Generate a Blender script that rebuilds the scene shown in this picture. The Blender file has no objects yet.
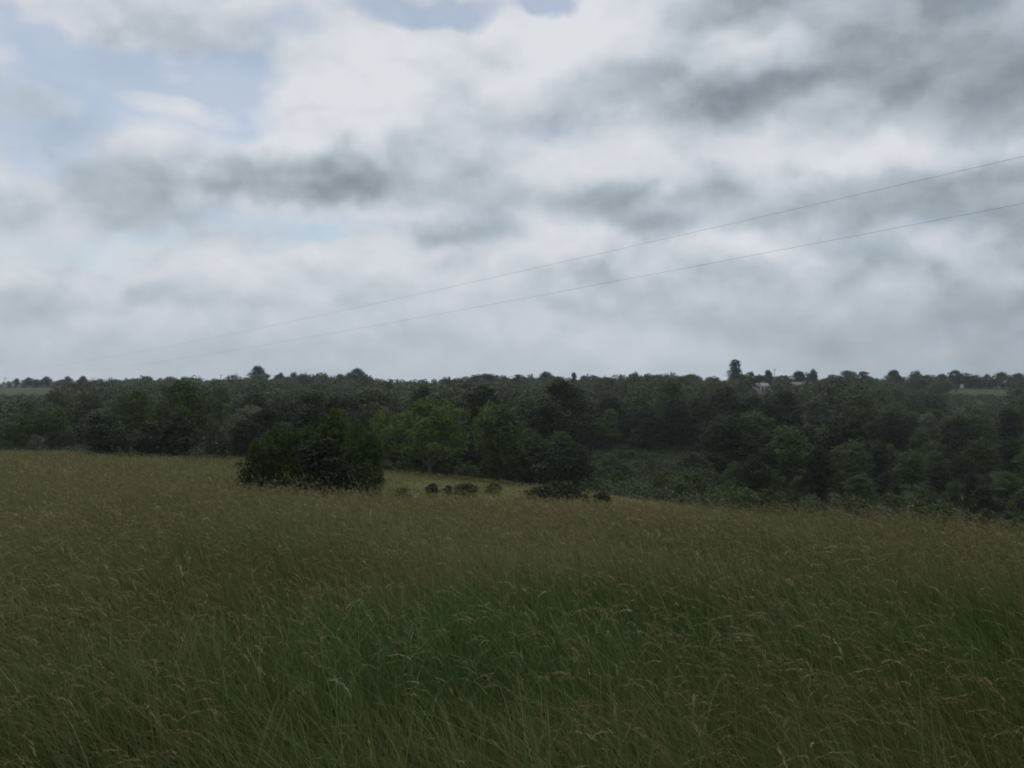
import bpy, math, random
import numpy as np

# ------------------------------------------------------------------ basics
scene = bpy.context.scene
col = scene.collection
RNG = np.random.default_rng(7)
random.seed(7)
EYE = 1.7                                   # camera height above the ground it stands on
F = 512 / math.tan(math.radians(29.0))      # focal length in pixels of a 1024 px wide picture
PI = math.pi

# ------------------------------------------------------------------ camera
cam_d = bpy.data.cameras.new("camera")
cam_d.sensor_width = 36
cam_d.lens = 18 / math.tan(math.radians(29.0))
cam_d.clip_end = 8000
cam_d.clip_start = 0.05
cam = bpy.data.objects.new("camera", cam_d)
cam.location = (0, 0, EYE)
cam.rotation_euler = (math.radians(90), 0, 0)
col.objects.link(cam)
scene.camera = cam

# ------------------------------------------------------------------ world
SUN_EL, SUN_AZ = math.radians(54), math.radians(-22)     # azimuth from +Y towards +X
SKY_STRENGTH = 0.1
world = bpy.data.worlds.new("World")
scene.world = world
world.use_nodes = True
wt = world.node_tree
wt.nodes.clear()
N, L = wt.nodes, wt.links


def wn(kind, **kw):
    n = N.new(kind)
    for k, v in kw.items():
        setattr(n, k, v)
    return n


def wmath(op, a, b=None, clamp=False):
    n = wn("ShaderNodeMath", operation=op, use_clamp=clamp)
    for i, v in enumerate((a, b)):
        if v is None:
            continue
        if isinstance(v, (int, float)):
            n.inputs[i].default_value = v
        else:
            L.new(v, n.inputs[i])
    return n.outputs[0]


def wvec(op, a, b):
    n = wn("ShaderNodeVectorMath", operation=op)
    for i, v in enumerate((a, b)):
        if isinstance(v, tuple):
            n.inputs[i].default_value = v
        elif isinstance(v, (int, float)):
            n.inputs["Scale"].default_value = v
        elif v is not None:
            L.new(v, n.inputs[i])
    return n.outputs["Value"] if op == "LENGTH" else n.outputs["Vector"]


def wnoise(vec, scale, detail, rough, dist=0.0):
    n = wn("ShaderNodeTexNoise")
    n.inputs["Scale"].default_value = scale
    n.inputs["Detail"].default_value = detail
    n.inputs["Roughness"].default_value = rough
    n.inputs["Distortion"].default_value = dist
    L.new(vec, n.inputs["Vector"])
    return n


tc = wn("ShaderNodeTexCoord")
DIR = tc.outputs["Generated"]
sep = wn("ShaderNodeSeparateXYZ")
L.new(DIR, sep.inputs[0])
dx, dy, dz = sep.outputs
az = wmath("ARCTAN2", dx, dy)
el = wmath("ARCSINE", dz)
comb = wn("ShaderNodeCombineXYZ")
L.new(az, comb.inputs[0])
L.new(el, comb.inputs[1])
w1 = wnoise(DIR, 9.0, 2, 0.5)
w2 = wnoise(DIR, 22.0, 3, 0.55)
warp = wvec("MULTIPLY", wvec("SUBTRACT", w1.outputs["Color"], (0.5, 0.5, 0.5)), (0.10, 0.075, 0.1))
warp2 = wvec("SCALE", wvec("SUBTRACT", w2.outputs["Color"], (0.5, 0.5, 0.5)), 0.028)
P = wvec("ADD", wvec("ADD", comb.outputs[0], warp), warp2)
P = wvec("ADD", wvec("MULTIPLY", P, (1, 1, 0)), (-0.03, 0, 0))

# cloud deck as seen from below: perspective-flattened noise
zz = wmath("ADD", wmath("MAXIMUM", dz, 0.0), 0.34)
cq = wn("ShaderNodeCombineXYZ")
L.new(wmath("DIVIDE", dx, zz), cq.inputs[0])
L.new(wmath("DIVIDE", dy, zz), cq.inputs[1])
L.new(wmath("MULTIPLY", dz, 3.0), cq.inputs[2])
n_deck = wnoise(cq.outputs[0], 1.9, 5, 0.5)
n_fine = wnoise(cq.outputs[0], 5.5, 4, 0.5)
deck = wmath("SUBTRACT", n_deck.outputs["Fac"], 0.5)
fine = wmath("SUBTRACT", n_fine.outputs["Fac"], 0.5)


def blob_sum(blobs, start, vec):
    """each cloud mass: (px, py, rx, ry, amount) -> a soft ellipse at that azimuth and elevation"""
    acc = start
    for (px, py, rx, ry, amt) in blobs:
        a = math.atan2(px - 512, F)
        e = math.atan2(384 - py, math.hypot(F, px - 512))
        v = wvec("SUBTRACT", vec, (a, e, 0))
        v = wvec("MULTIPLY", v, (F / rx, F / ry, 0))
        r = wvec("LENGTH", v, None)
        m = wn("ShaderNodeMapRange", interpolation_type="SMOOTHSTEP", clamp=True)
        L.new(r, m.inputs[0])
        m.inputs[1].default_value = 1.22
        m.inputs[2].default_value = 0.35
        m.inputs[3].default_value = 0.0
        m.inputs[4].default_value = amt
        acc = wmath("ADD", acc, m.outputs[0])
    return acc


SHADE_RAW = [  # darker (+) and brighter (-) cloud
    (265, 182, 145, 36, .30), (390, 186, 75, 16, .20), (245, 150, 90, 32, .14), (440, 236, 66, 20, .24),
    (480, 196, 60, 26, .14), (75, 195, 70, 42, .14), (85, 298, 55, 12, .16), (140, 300, 45, 9, .16), (0, 303, 42, 11, .12),
    (645, 92, 120, 46, .28), (560, 95, 60, 30, .10), (590, 205, 60, 26, .18), (690, 200, 120, 34, .26), (930, 15, 300, 95, .46), (830, 70, 90, 50, .06),
    (985, 190, 190, 40, .36), (850, 205, 150, 46, .16), (1010, 95, 120, 60, .26), (1000, 245, 70, 26, .26),
    (560, 282, 60, 12, .10), (640, 290, 90, 14, .14), (720, 312, 80, 8, .14), (790, 285, 90, 26, .14), (900, 300, 170, 30, .12),
    (960, 345, 260, 50, .20), (430, 150, 70, 30, .14), (430, 282, 60, 12, .10), (160, 345, 260, 26, .08),
    (300, 55, 110, 55, -.30), (235, 105, 180, 40, -.22), (470, 52, 150, 55, -.30), (560, 22, 90, 45, -.30),
    (160, 118, 100, 34, -.16), (330, 115, 120, 36, -.18), (735, 52, 85, 22, -.34), (800, 95, 50, 18, -.16), (705, 140, 110, 30, -.14),
    (540, 150, 130, 44, -.20), (735, 240, 60, 18, -.22), (790, 268, 50, 13, -.20), (905, 196, 70, 8, -.18),
    (865, 152, 150, 20, -.20), (500, 262, 120, 18, -.08), (340, 240, 150, 30, -.06), (270, 196, 130, 13, .22), (445, 244, 55, 9, .14), (675, 216, 100, 12, .14), (95, 303, 60, 6, .10),
    (270, 128, 130, 16, -.22), (215, 60, 60, 40, -.12), (700, 170, 110, 14, -.12), (600, 165, 70, 18, -.10), (120, 225, 120, 14, -.08),
    (860, 245, 70, 12, -.14), (700, 248, 60, 12, -.12),
    (930, 262, 60, 14, -.10), (830, 265, 45, 20, .16), (545, 275, 60, 11, .16), (600, 318, 70, 9, .12), (600, 238, 70, 20, -.12),
    (690, 268, 50, 12, .12), (390, 205, 40, 12, -.10), (440, 118, 60, 20, .12), (350, 150, 60, 16, -.10), (960, 300, 90, 14, .14), (1000, 280, 50, 14, -.12),
    (330, 285, 60, 10, .10), (230, 310, 90, 10, .10), (300, 325, 120, 8, .08), (480, 335, 120, 8, .08), (760, 335, 120, 8, .10), (880, 330, 60, 8, -.08), (560, 340, 200, 26, -.04),
]
SHADE = [(a_, b_, c_, max(d_, 17), e_ * min(1, d_ / 17 + .1) * (.80 if e_ > 0 else .56)) for a_, b_, c_, d_, e_ in SHADE_RAW]
HOLES = [  # where blue shows through
    (80, 66, 150, 66, .95), (190, 78, 60, 50, .5), (405, 10, 100, 20, .8), (515, 6, 36, 20, .85), (20, 130, 60, 40, .45),
    (250, 236, 150, 22, .55), (40, 245, 120, 26, .40), (250, 20, 60, 30, .4), 
    (60, 6, 90, 26, -.9), (130, 100, 70, 14, -.5), (180, 30, 40, 26, -.4), (145, 56, 34, 22, -.45), (10, 100, 40, 20, -.6), (415, 30, 30, 14, -.4),
]
# haze towards the horizon
hz = wn("ShaderNodeMapRange", interpolation_type="SMOOTHSTEP", clamp=True)
L.new(el, hz.inputs[0])
hz.inputs[1].default_value = 0.13
hz.inputs[2].default_value = -0.01
hz.inputs[3].default_value = 0.0
hz.inputs[4].default_value = 0.11
def cumulus(vec, scale, lo, hi):
    """density of a layer of heaped cloud, edges fairly crisp"""
    n_ = wnoise(vec, scale, 4, 0.52)
    m = wn("ShaderNodeMapRange", interpolation_type="SMOOTHSTEP", clamp=True)
    L.new(n_.outputs["Fac"], m.inputs[0])
    m.inputs[1].default_value = lo
    m.inputs[2].default_value = hi
    return m.outputs[0]


pv1 = wvec("ADD", wvec("MULTIPLY", DIR, (1, 1, 1.35)), wvec("MULTIPLY", warp2, (1, 1, 1)))
c_here = cumulus(pv1, 6.5, .38, .62)
c_up = cumulus(wvec("ADD", pv1, (0, 0, .05)), 6.5, .34, .66)
heap = wmath("SUBTRACT", c_up, c_here)            # cloud above but not here: a shaded base; here but not above: a lit head
pv2 = wvec("ADD", wvec("MULTIPLY", DIR, (1, 1, 1.6)), (3.1, 1.7, .4))
d_here = cumulus(pv2, 19.0, .42, .60)
d_up = cumulus(wvec("ADD", pv2, (0, 0, .026)), 19.0, .38, .64)
heap2 = wmath("SUBTRACT", d_up, d_here)
def puffs(scale, dz_):
    """rounded heads: a field of domes, bright on top and shaded underneath"""
    out = []
    for off in (0.0, dz_):
        v_ = wn("ShaderNodeTexVoronoi", feature="F1")
        v_.inputs["Scale"].default_value = scale
        v_.inputs["Randomness"].default_value = 1.0
        q_ = wvec("ADD", wvec("ADD", wvec("MULTIPLY", DIR, (1, 1, 1.25)), wvec("MULTIPLY", warp2, (1.3, 1.3, 1.3))), (0, 0, off))
        L.new(q_, v_.inputs["Vector"])
        d_ = wmath("MULTIPLY", v_.outputs["Distance"], v_.outputs["Distance"])
        out.append(d_)
    return wmath("SUBTRACT", out[0], out[1])


puff1, puff2 = puffs(8.0, .05), puffs(15.0, .03)
nsum = wmath("ADD", wmath("MULTIPLY", deck, 0.12), wmath("MULTIPLY", fine, 0.05))
nsum = wmath("ADD", nsum, wmath("MULTIPLY", heap, 0.14))
nsum = wmath("ADD", nsum, wmath("MULTIPLY", heap2, 0.055))
nsum = wmath("ADD", nsum, wmath("ADD", wmath("MULTIPLY", puff1, 0.30), wmath("MULTIPLY", puff2, 0.20)))
fade = wn("ShaderNodeMapRange", interpolation_type="SMOOTHSTEP", clamp=True)   # far clouds merge into the horizon murk
L.new(el, fade.inputs[0])
fade.inputs[1].default_value = -0.01
fade.inputs[2].default_value = 0.14
fade.inputs[3].default_value = 0.30
fade.inputs[4].default_value = 1.0
base = wmath("ADD", wmath("ADD", 0.25, hz.outputs[0]), wmath("MULTIPLY", nsum, fade.outputs[0]))
D = blob_sum(SHADE, base, P)
hole = blob_sum(HOLES, wmath("ADD", wmath("MULTIPLY", fine, 1.3), wmath("MULTIPLY", deck, 0.9)), P)
ramp = wn("ShaderNodeValToRGB")
cr = ramp.color_ramp
cr.interpolation = "B_SPLINE"
stops = [(0.0, (.74, .755, .79)), (.22, (.60, .64, .70)), (.42, (.45, .513, .575)), (.62, (.318, .368, .418)),
         (.82, (.205, .245, .285)), (1.0, (.125, .15, .18))]
while len(cr.elements) < len(stops):
    cr.elements.new(0.5)
for e_, (p_, c_) in zip(cr.elements, stops):
    e_.position = p_
    e_.color = (*c_, 1)
L.new(D, ramp.inputs[0])
cloud = wvec("SCALE", ramp.outputs[0], 1.0 / SKY_STRENGTH)
sky = wn("ShaderNodeTexSky", sky_type="NISHITA")
sky.sun_disc = False
sky.sun_elevation = SUN_EL
sky.sun_rotation = SUN_AZ
sky.altitude = 200
sky.air_density = 1.0
sky.dust_density = 1.0
mixs = wn("ShaderNodeMix", data_type="RGBA")
hf = wn("ShaderNodeMapRange", clamp=True)
L.new(hole, hf.inputs[0])
hf.inputs[1].default_value = 0.18
hf.inputs[2].default_value = 0.75
hf.inputs[3].default_value = 0.0
hf.inputs[4].default_value = 0.68
L.new(hf.outputs[0], mixs.inputs[0])
L.new(cloud, mixs.inputs[6])
skyv = wvec("MULTIPLY", sky.outputs[0], (0.92, 0.90, 0.86))
L.new(skyv, mixs.inputs[7])
bg = wn("ShaderNodeBackground")
bg.inputs[1].default_value = SKY_STRENGTH
L.new(mixs.outputs[2], bg.inputs[0])
wo = wn("ShaderNodeOutputWorld")
L.new(bg.outputs[0], wo.inputs[0])
world.cycles.sampling_method = "MANUAL"
world.cycles.sample_map_resolution = 256

# ------------------------------------------------------------------ sun (behind broken cloud)
sun_d = bpy.data.lights.new("sun", "SUN")
sun_d.energy = 1.3
sun_d.angle = math.radians(14)
sun_d.color = (1.0, 0.96, 0.9)
sun = bpy.data.objects.new("sun", sun_d)
sun.rotation_euler = (math.radians(90) - SUN_EL, 0, PI - SUN_AZ)
col.objects.link(sun)

# ------------------------------------------------------------------ exposure, render settings
scene.view_settings.view_transform = "Standard"
scene.view_settings.look = "None"
scene.view_settings.exposure = 0.0
scene.view_settings.gamma = 1.0
scene.view_settings.use_curve_mapping = False
scene.render.engine = "CYCLES"
scene.cycles.use_denoising = True
scene.cycles.max_bounces = 5
scene.cycles.diffuse_bounces = 3
scene.cycles.transmission_bounces = 3
scene.cycles.volume_bounces = 1
scene.cycles.pixel_filter_type = "BLACKMAN_HARRIS"
scene.cycles.filter_width = 1.8


# ------------------------------------------------------------------ helpers
def tag(o, label=None, cat=None, group=None, kind=None):
    for k, v in (("label", label), ("category", cat), ("group", group), ("kind", kind)):
        if v:
            o[k] = v
    return o


def mesh_from(name, V, Q, mat=None, attr=None, smooth=False):
    """V: (n,3) vertices, Q: (m,4) quads or (m,3) triangles"""
    V = np.asarray(V, dtype=np.float32)
    Q = np.asarray(Q, dtype=np.int32)
    me = bpy.data.meshes.new(name)
    me.vertices.add(len(V))
    me.vertices.foreach_set("co", V.ravel())
    k = Q.shape[1]
    me.loops.add(Q.size)
    me.loops.foreach_set("vertex_index", Q.ravel())
    me.polygons.add(len(Q))
    me.polygons.foreach_set("loop_start", np.arange(0, Q.size, k, dtype=np.int32))
    me.polygons.foreach_set("loop_total", np.full(len(Q), k, dtype=np.int32))
    if smooth:
        me.polygons.foreach_set("use_smooth", np.ones(len(Q), dtype=bool))
    if attr:
        for an, data in attr.items():
            a = me.attributes.new(an, "FLOAT_COLOR", "POINT")
            c = np.ones((len(V), 4), dtype=np.float32)
            c[:, :data.shape[1]] = data
            a.data.foreach_set("color", c.ravel())
    me.update(calc_edges=True)
    if mat:
        me.materials.append(mat)
    return me


def link(name, me, parent=None):
    o = bpy.data.objects.new(name, me)
    col.objects.link(o)
    if parent is not None:
        o.parent = parent
    return o


class MB:
    """collects quads and tubes of ONE part"""

    def __init__(self):
        self.v, self.q, self.n = [], [], 0

    def add(self, V, Q):
        V = np.asarray(V, float)
        self.v.append(V)
        self.q.append(np.asarray(Q, int) + self.n)
        self.n += len(V)

    def box(self, c, s):
        x, y, z = c
        a, b, h = s[0] / 2, s[1] / 2, s[2] / 2
        V = [(x - a, y - b, z - h), (x + a, y - b, z - h), (x + a, y + b, z - h), (x - a, y + b, z - h),
             (x - a, y - b, z + h), (x + a, y - b, z + h), (x + a, y + b, z + h), (x - a, y + b, z + h)]
        self.add(V, [(0, 3, 2, 1), (4, 5, 6, 7), (0, 1, 5, 4), (1, 2, 6, 5), (2, 3, 7, 6), (3, 0, 4, 7)])

    def tube(self, pts, rad, sides=6):
        pts = np.asarray(pts, float)
        rad = np.asarray(rad, float)
        n = len(pts)
        t = np.gradient(pts, axis=0)
        t /= np.linalg.norm(t, axis=1)[:, None] + 1e-9
        ref = np.where(np.abs(t[:, 2:3]) > .9, np.array([[1., 0, 0]]), np.array([[0, 0, 1.]]))
        u = np.cross(t, ref)
        u /= np.linalg.norm(u, axis=1)[:, None] + 1e-9
        w = np.cross(t, u)
        an = np.arange(sides) * 2 * PI / sides
        V = pts[:, None] + rad[:, None, None] * (np.cos(an)[None, :, None] * u[:, None] + np.sin(an)[None, :, None] * w[:, None])
        i = np.arange(n - 1)[:, None] * sides
        j = np.arange(sides)[None]
        jn = (j + 1) % sides
        Q = np.stack([i + j, i + jn, i + sides + jn, i + sides + j], -1).reshape(-1, 4)
        self.add(V.reshape(-1, 3), Q)

    def mesh(self, name, mat, smooth=False):
        return mesh_from(name, np.concatenate(self.v), np.concatenate(self.q), mat, smooth=smooth)


def vnoise(x, y, seed, scale):
    """smooth value noise in plan"""
    x, y = np.asarray(x, float) / scale, np.asarray(y, float) / scale
    xi, yi = np.floor(x), np.floor(y)
    fx, fy = x - xi, y - yi
    fx, fy = fx * fx * (3 - 2 * fx), fy * fy * (3 - 2 * fy)

    def h(a, b):
        v = np.sin(a * 127.1 + b * 311.7 + seed * 74.7) * 43758.5453
        return v - np.floor(v)
    return (h(xi, yi) * (1 - fx) + h(xi + 1, yi) * fx) * (1 - fy) + (h(xi, yi + 1) * (1 - fx) + h(xi + 1, yi + 1) * fx) * fy


def fbm(x, y, seed, scale, octv=3):
    s, a, t = 0, 1, 0
    for o in range(octv):
        s = s + a * vnoise(x, y, seed + o, scale / 2 ** o)
        t += a
        a *= .5
    return s / t


# ------------------------------------------------------------------ terrain: heights relative to the eye
T_PX = np.array([-700, 0, 240, 430, 560, 680, 850, 1024, 1700.])
T_D = np.array([0.1, 3, 10, 20, 28, 45, 70, 90, 120, 180, 250, 350, 450, 550, 680, 1500.])
T_Z = np.array([
    # 0.1   3     10    20    28    45    70    90    120    180    250   350   450   550   680  1500
    [-1.7, -1.75, -2.1, -2.8, -3.4, -4.4, -5.8, -6.8, -8.6, -12., -12., -10., -7.5, -5.0, -2.5, -12],   # -700
    [-1.7, -1.78, -2.15, -2.85, -3.4, -4.3, -5.4, -6.2, -7.4, -12.5, -14.5, -11., -7.2, -4.0, -1.5, -12],   # 0
    [-1.7, -1.78, -2.25, -3.05, -3.75, -5.3, -6.6, -7.3, -9.6, -13., -12., -8., -5.0, -3.0, -1.5, -12],  # 240
    [-1.7, -1.78, -2.3, -3.3, -4.2, -6.0, -7.9, -9.1, -12., -14., -13., -10., -7.0, -5.0, -3.5, -12],  # 430
    [-1.7, -1.78, -2.3, -3.35, -4.3, -6.5, -8.6, -10.1, -13.6, -14.3, -12., -8., -4.5, -2.5, -2.0, -12],  # 560
    [-1.7, -1.78, -2.3, -3.4, -4.35, -6.9, -9.5, -11.6, -14.4, -13.8, -11., -7.2, -3.6, -1.8, -1.5, -12],  # 680
    [-1.7, -1.78, -2.3, -3.35, -4.3, -7.4, -11., -13.2, -15., -14., -11., -7.2, -3.4, -1.6, -1.5, -12],  # 850
    [-1.7, -1.78, -2.3, -3.4, -4.4, -8.0, -12., -14., -15.5, -15., -13., -9.8, -6.4, -2.2, -1.5, -12],  # 1024
    [-1.7, -1.78, -2.4, -3.6, -4.8, -8.4, -12., -14., -15.5, -15., -13., -10., -6.4, -2.6, -1.5, -12],  # 1700
])
_az_t = np.arctan2(T_PX - 512, F)
_GA = np.linspace(-1.0, 1.0, 241)
_GD = np.linspace(math.log(0.5), math.log(1500), 321)
_rows = np.array([np.interp(_GD, np.log(T_D), r) for r in T_Z])
_G = np.array([np.interp(_GA, _az_t, _rows[:, k]) for k in range(len(_GD))]).T      # (az, d)


def _smooth(G, axis, r):
    k = np.ones(2 * r + 1) / (2 * r + 1)
    pad = [(0, 0), (0, 0)]
    pad[axis] = (r, r)
    return np.apply_along_axis(lambda v: np.convolve(v, k, "valid"), axis, np.pad(G, pad, mode="edge"))


for _ in range(2):
    _G = _smooth(_smooth(_G, 0, 8), 1, 4)


def ground(x, y):
    """world height of the bare ground"""
    x, y = np.asarray(x, float), np.asarray(y, float)
    d = np.clip(np.hypot(x, y), .5, 1499)
    a = np.clip(np.arctan2(x, y), -1, 1)
    fa = (a + 1) / 2 * 240
    fd = (np.log(d) - _GD[0]) / (_GD[-1] - _GD[0]) * 320
    i = np.clip(fa.astype(int), 0, 239)
    j = np.clip(fd.astype(int), 0, 319)
    u, v = fa - i, fd - j
    z = (_G[i, j] * (1 - u) + _G[i + 1, j] * u) * (1 - v) + (_G[i, j + 1] * (1 - u) + _G[i + 1, j + 1] * u) * v
    back = np.clip((np.abs(np.arctan2(x, y)) - 1.0) / .6, 0, 1)
    z = z * (1 - back) + (-1.7 - .012 * d) * back
    z = z + (fbm(x, y, 3, 9) - .5) * np.clip(d / 60, 0, .5)
    return z + EYE


def px_of(x, y):
    return 512 + F * np.asarray(x) / np.maximum(np.asarray(y), 1e-3)


def at(px, d):
    """plan position at depth d (metres along the view) in the direction of column px"""
    return (px - 512) / F * d, d


M_PX = np.array([-700, 0, 66, 84, 195, 240, 385, 430, 500, 560, 620, 680, 740, 800, 1024, 1700])
M_D = np.array([105, 110, 112, 93, 91, 96, 98, 97, 93, 90, 86, 82, 66, 50, 42, 40.])


def meadow_edge(px):
    return np.interp(px, M_PX, M_D)


# ------------------------------------------------------------------ materials
def new_mat(name):
    m = bpy.data.materials.new(name)
    m.use_nodes = True
    m.node_tree.nodes.clear()
    return m


def foliage_mat(name, c_dark, c_light, transl=0.25, islands=True):
    m = new_mat(name)
    n, l = m.node_tree.nodes, m.node_tree.links
    geo = n.new("ShaderNodeNewGeometry")
    oi = n.new("ShaderNodeObjectInfo")
    mix = n.new("ShaderNodeMix")
    mix.data_type = "RGBA"
    mix.inputs[6].default_value = (*c_dark, 1)
    mix.inputs[7].default_value = (*c_light, 1)
    rr_ = n.new("ShaderNodeMapRange")
    rr_.inputs[3].default_value = 0.25
    rr_.inputs[4].default_value = 0.75
    l.new(geo.outputs["Random Per Island"], rr_.inputs[0])
    l.new(rr_.outputs[0], mix.inputs[0])
    # clump-sized variation of leaf age
    tcn = n.new("ShaderNodeTexCoord")
    nz = n.new("ShaderNodeTexNoise")
    nz.inputs["Scale"].default_value = 0.55
    nz.inputs["Detail"].default_value = 2
    l.new(tcn.outputs["Object"], nz.inputs["Vector"])
    add = n.new("ShaderNodeMath")
    add.operation = "MULTIPLY_ADD"
    add.inputs[1].default_value = 0.35
    l.new(oi.outputs["Random"], add.inputs[0])
    l.new(nz.outputs["Fac"], add.inputs[2])
    mr = n.new("ShaderNodeMapRange")
    mr.inputs[1].default_value = 0.35
    mr.inputs[2].default_value = 1.0
    mr.inputs[3].default_value = 0.6
    mr.inputs[4].default_value = 1.55
    l.new(add.outputs[0], mr.inputs[0])
    hsv = n.new("ShaderNodeHueSaturation")
    l.new(mix.outputs[2], hsv.inputs["Color"])
    l.new(mr.outputs[0], hsv.inputs["Value"])
    p = n.new("ShaderNodeBsdfPrincipled")
    p.inputs["Roughness"].default_value = 0.65
    p.inputs["Specular IOR Level"].default_value = 0.1
    l.new(hsv.outputs[0], p.inputs["Base Color"])
    t = n.new("ShaderNodeBsdfTranslucent")
    l.new(hsv.outputs[0], t.inputs[0])
    ms = n.new("ShaderNodeMixShader")
    ms.inputs[0].default_value = transl
    l.new(p.outputs[0], ms.inputs[1])
    l.new(t.outputs[0], ms.inputs[2])
    o = n.new("ShaderNodeOutputMaterial")
    l.new(ms.outputs[0], o.inputs[0])
    return m


LEAF = {
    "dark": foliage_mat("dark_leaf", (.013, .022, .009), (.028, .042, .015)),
    "fresh": foliage_mat("fresh_leaf", (.046, .073, .018), (.086, .122, .029)),
    "mid": foliage_mat("mid_leaf", (.036, .058, .016), (.068, .100, .028)),
    "bright": foliage_mat("bright_leaf", (.075, .115, .022), (.135, .185, .036)),
    "olive": foliage_mat("olive_leaf", (.046, .056, .018), (.080, .092, .032)),
    "grey": foliage_mat("grey_leaf", (.060, .078, .046), (.120, .140, .088)),
    "cedar": foliage_mat("cedar_leaf", (.014, .024, .012), (.026, .040, .018), 0.1),
}


def bark_mat(name, c1, c2, sc):
    m = new_mat(name)
    n, l = m.node_tree.nodes, m.node_tree.links
    tcn = n.new("ShaderNodeTexCoord")
    mp = n.new("ShaderNodeMapping")
    mp.inputs["Scale"].default_value = (1, 1, .25)
    l.new(tcn.outputs["Object"], mp.inputs[0])
    nz = n.new("ShaderNodeTexNoise")
    nz.inputs["Scale"].default_value = sc
    nz.inputs["Detail"].default_value = 6
    l.new(mp.outputs[0], nz.inputs["Vector"])
    mix = n.new("ShaderNodeMix")
    mix.data_type = "RGBA"
    mix.inputs[6].default_value = (*c1, 1)
    mix.inputs[7].default_value = (*c2, 1)
    l.new(nz.outputs["Fac"], mix.inputs[0])
    p = n.new("ShaderNodeBsdfPrincipled")
    p.inputs["Roughness"].default_value = 0.9
    l.new(mix.outputs[2], p.inputs["Base Color"])
    bp = n.new("ShaderNodeBump")
    bp.inputs["Strength"].default_value = .5
    l.new(nz.outputs["Fac"], bp.inputs["Height"])
    l.new(bp.outputs[0], p.inputs["Normal"])
    o = n.new("ShaderNodeOutputMaterial")
    l.new(p.outputs[0], o.inputs[0])
    return m


BARK = bark_mat("bark", (.035, .030, .024), (.11, .10, .085), 9)
PALE_BARK = bark_mat("pale_bark", (.16, .15, .13), (.32, .30, .27), 9)
GREY_BARK = bark_mat("grey_bark", (.035, .033, .026), (.10, .098, .084), 9)
POLE_WOOD = bark_mat("pole_wood", (.06, .05, .04), (.12, .10, .085), 14)


def plain_mat(name, c, rough=.7, metal=0, noise=.15, sc=4):
    m = new_mat(name)
    n, l = m.node_tree.nodes, m.node_tree.links
    tcn = n.new("ShaderNodeTexCoord")
    nz = n.new("ShaderNodeTexNoise")
    nz.inputs["Scale"].default_value = sc
    nz.inputs["Detail"].default_value = 5
    l.new(tcn.outputs["Object"], nz.inputs["Vector"])
    mix = n.new("ShaderNodeMix")
    mix.data_type = "RGBA"
    mix.inputs[6].default_value = (*[v * (1 - noise) for v in c], 1)
    mix.inputs[7].default_value = (*[min(1, v * (1 + noise)) for v in c], 1)
    l.new(nz.outputs["Fac"], mix.inputs[0])
    p = n.new("ShaderNodeBsdfPrincipled")
    p.inputs["Roughness"].default_value = rough
    p.inputs["Metallic"].default_value = metal
    l.new(mix.outputs[2], p.inputs["Base Color"])
    o = n.new("ShaderNodeOutputMaterial")
    l.new(p.outputs[0], o.inputs[0])
    return m


WHITE_WALL = plain_mat("white_siding", (.42, .41, .40))
GREY_ROOF = plain_mat("grey_roof", (.10, .095, .09), .9)
PALE_ROOF = plain_mat("pale_roof", (.20, .20, .21), .8)
TAN_WALL = plain_mat("tan_wall", (.19, .175, .15))
WINDOW_GLASS = plain_mat("window_glass", (.03, .035, .04), .1)
DOOR_PAINT = plain_mat("door_paint", (.10, .08, .06))
CABLE = plain_mat("cable_metal", (.16, .16, .165), .6, .0)

# ground: land cover held as a vertex attribute (meadow / wood floor / far fields)
GM = new_mat("ground_cover")
n, l = GM.node_tree.nodes, GM.node_tree.links
att = n.new("ShaderNodeAttribute")
att.attribute_name = "cover"
tcn = n.new("ShaderNodeTexCoord")
nz = n.new("ShaderNodeTexNoise")
nz.inputs["Scale"].default_value = 1.3
nz.inputs["Detail"].default_value = 9
nz.inputs["Roughness"].default_value = .7
l.new(tcn.outputs["Object"], nz.inputs["Vector"])
mr = n.new("ShaderNodeMapRange")
mr.inputs[1].default_value = .25
mr.inputs[2].default_value = .75
mr.inputs[3].default_value = .6
mr.inputs[4].default_value = 1.4
l.new(nz.outputs["Fac"], mr.inputs[0])
hs = n.new("ShaderNodeHueSaturation")
l.new(att.outputs["Color"], hs.inputs["Color"])
l.new(mr.outputs[0], hs.inputs["Value"])
p = n.new("ShaderNodeBsdfPrincipled")
p.inputs["Roughness"].default_value = .95
p.inputs["Specular IOR Level"].default_value = .1
l.new(hs.outputs[0], p.inputs["Base Color"])
bp = n.new("ShaderNodeBump")
bp.inputs["Strength"].default_value = .6
bp.inputs["Distance"].default_value = .2
l.new(nz.outputs["Fac"], bp.inputs["Height"])
l.new(bp.outputs[0], p.inputs["Normal"])
o = n.new("ShaderNodeOutputMaterial")
l.new(p.outputs[0], o.inputs[0])

GRASS = new_mat("grass_blade")
n, l = GRASS.node_tree.nodes, GRASS.node_tree.links
att = n.new("ShaderNodeAttribute")
att.attribute_name = "tint"
p = n.new("ShaderNodeBsdfPrincipled")
p.inputs["Roughness"].default_value = .6
p.inputs["Specular IOR Level"].default_value = .2
l.new(att.outputs["Color"], p.inputs["Base Color"])
t = n.new("ShaderNodeBsdfTranslucent")
l.new(att.outputs["Color"], t.inputs[0])
ms = n.new("ShaderNodeMixShader")
ms.inputs[0].default_value = .3
l.new(p.outputs[0], ms.inputs[1])
l.new(t.outputs[0], ms.inputs[2])
o = n.new("ShaderNodeOutputMaterial")
l.new(ms.outputs[0], o.inputs[0])


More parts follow.
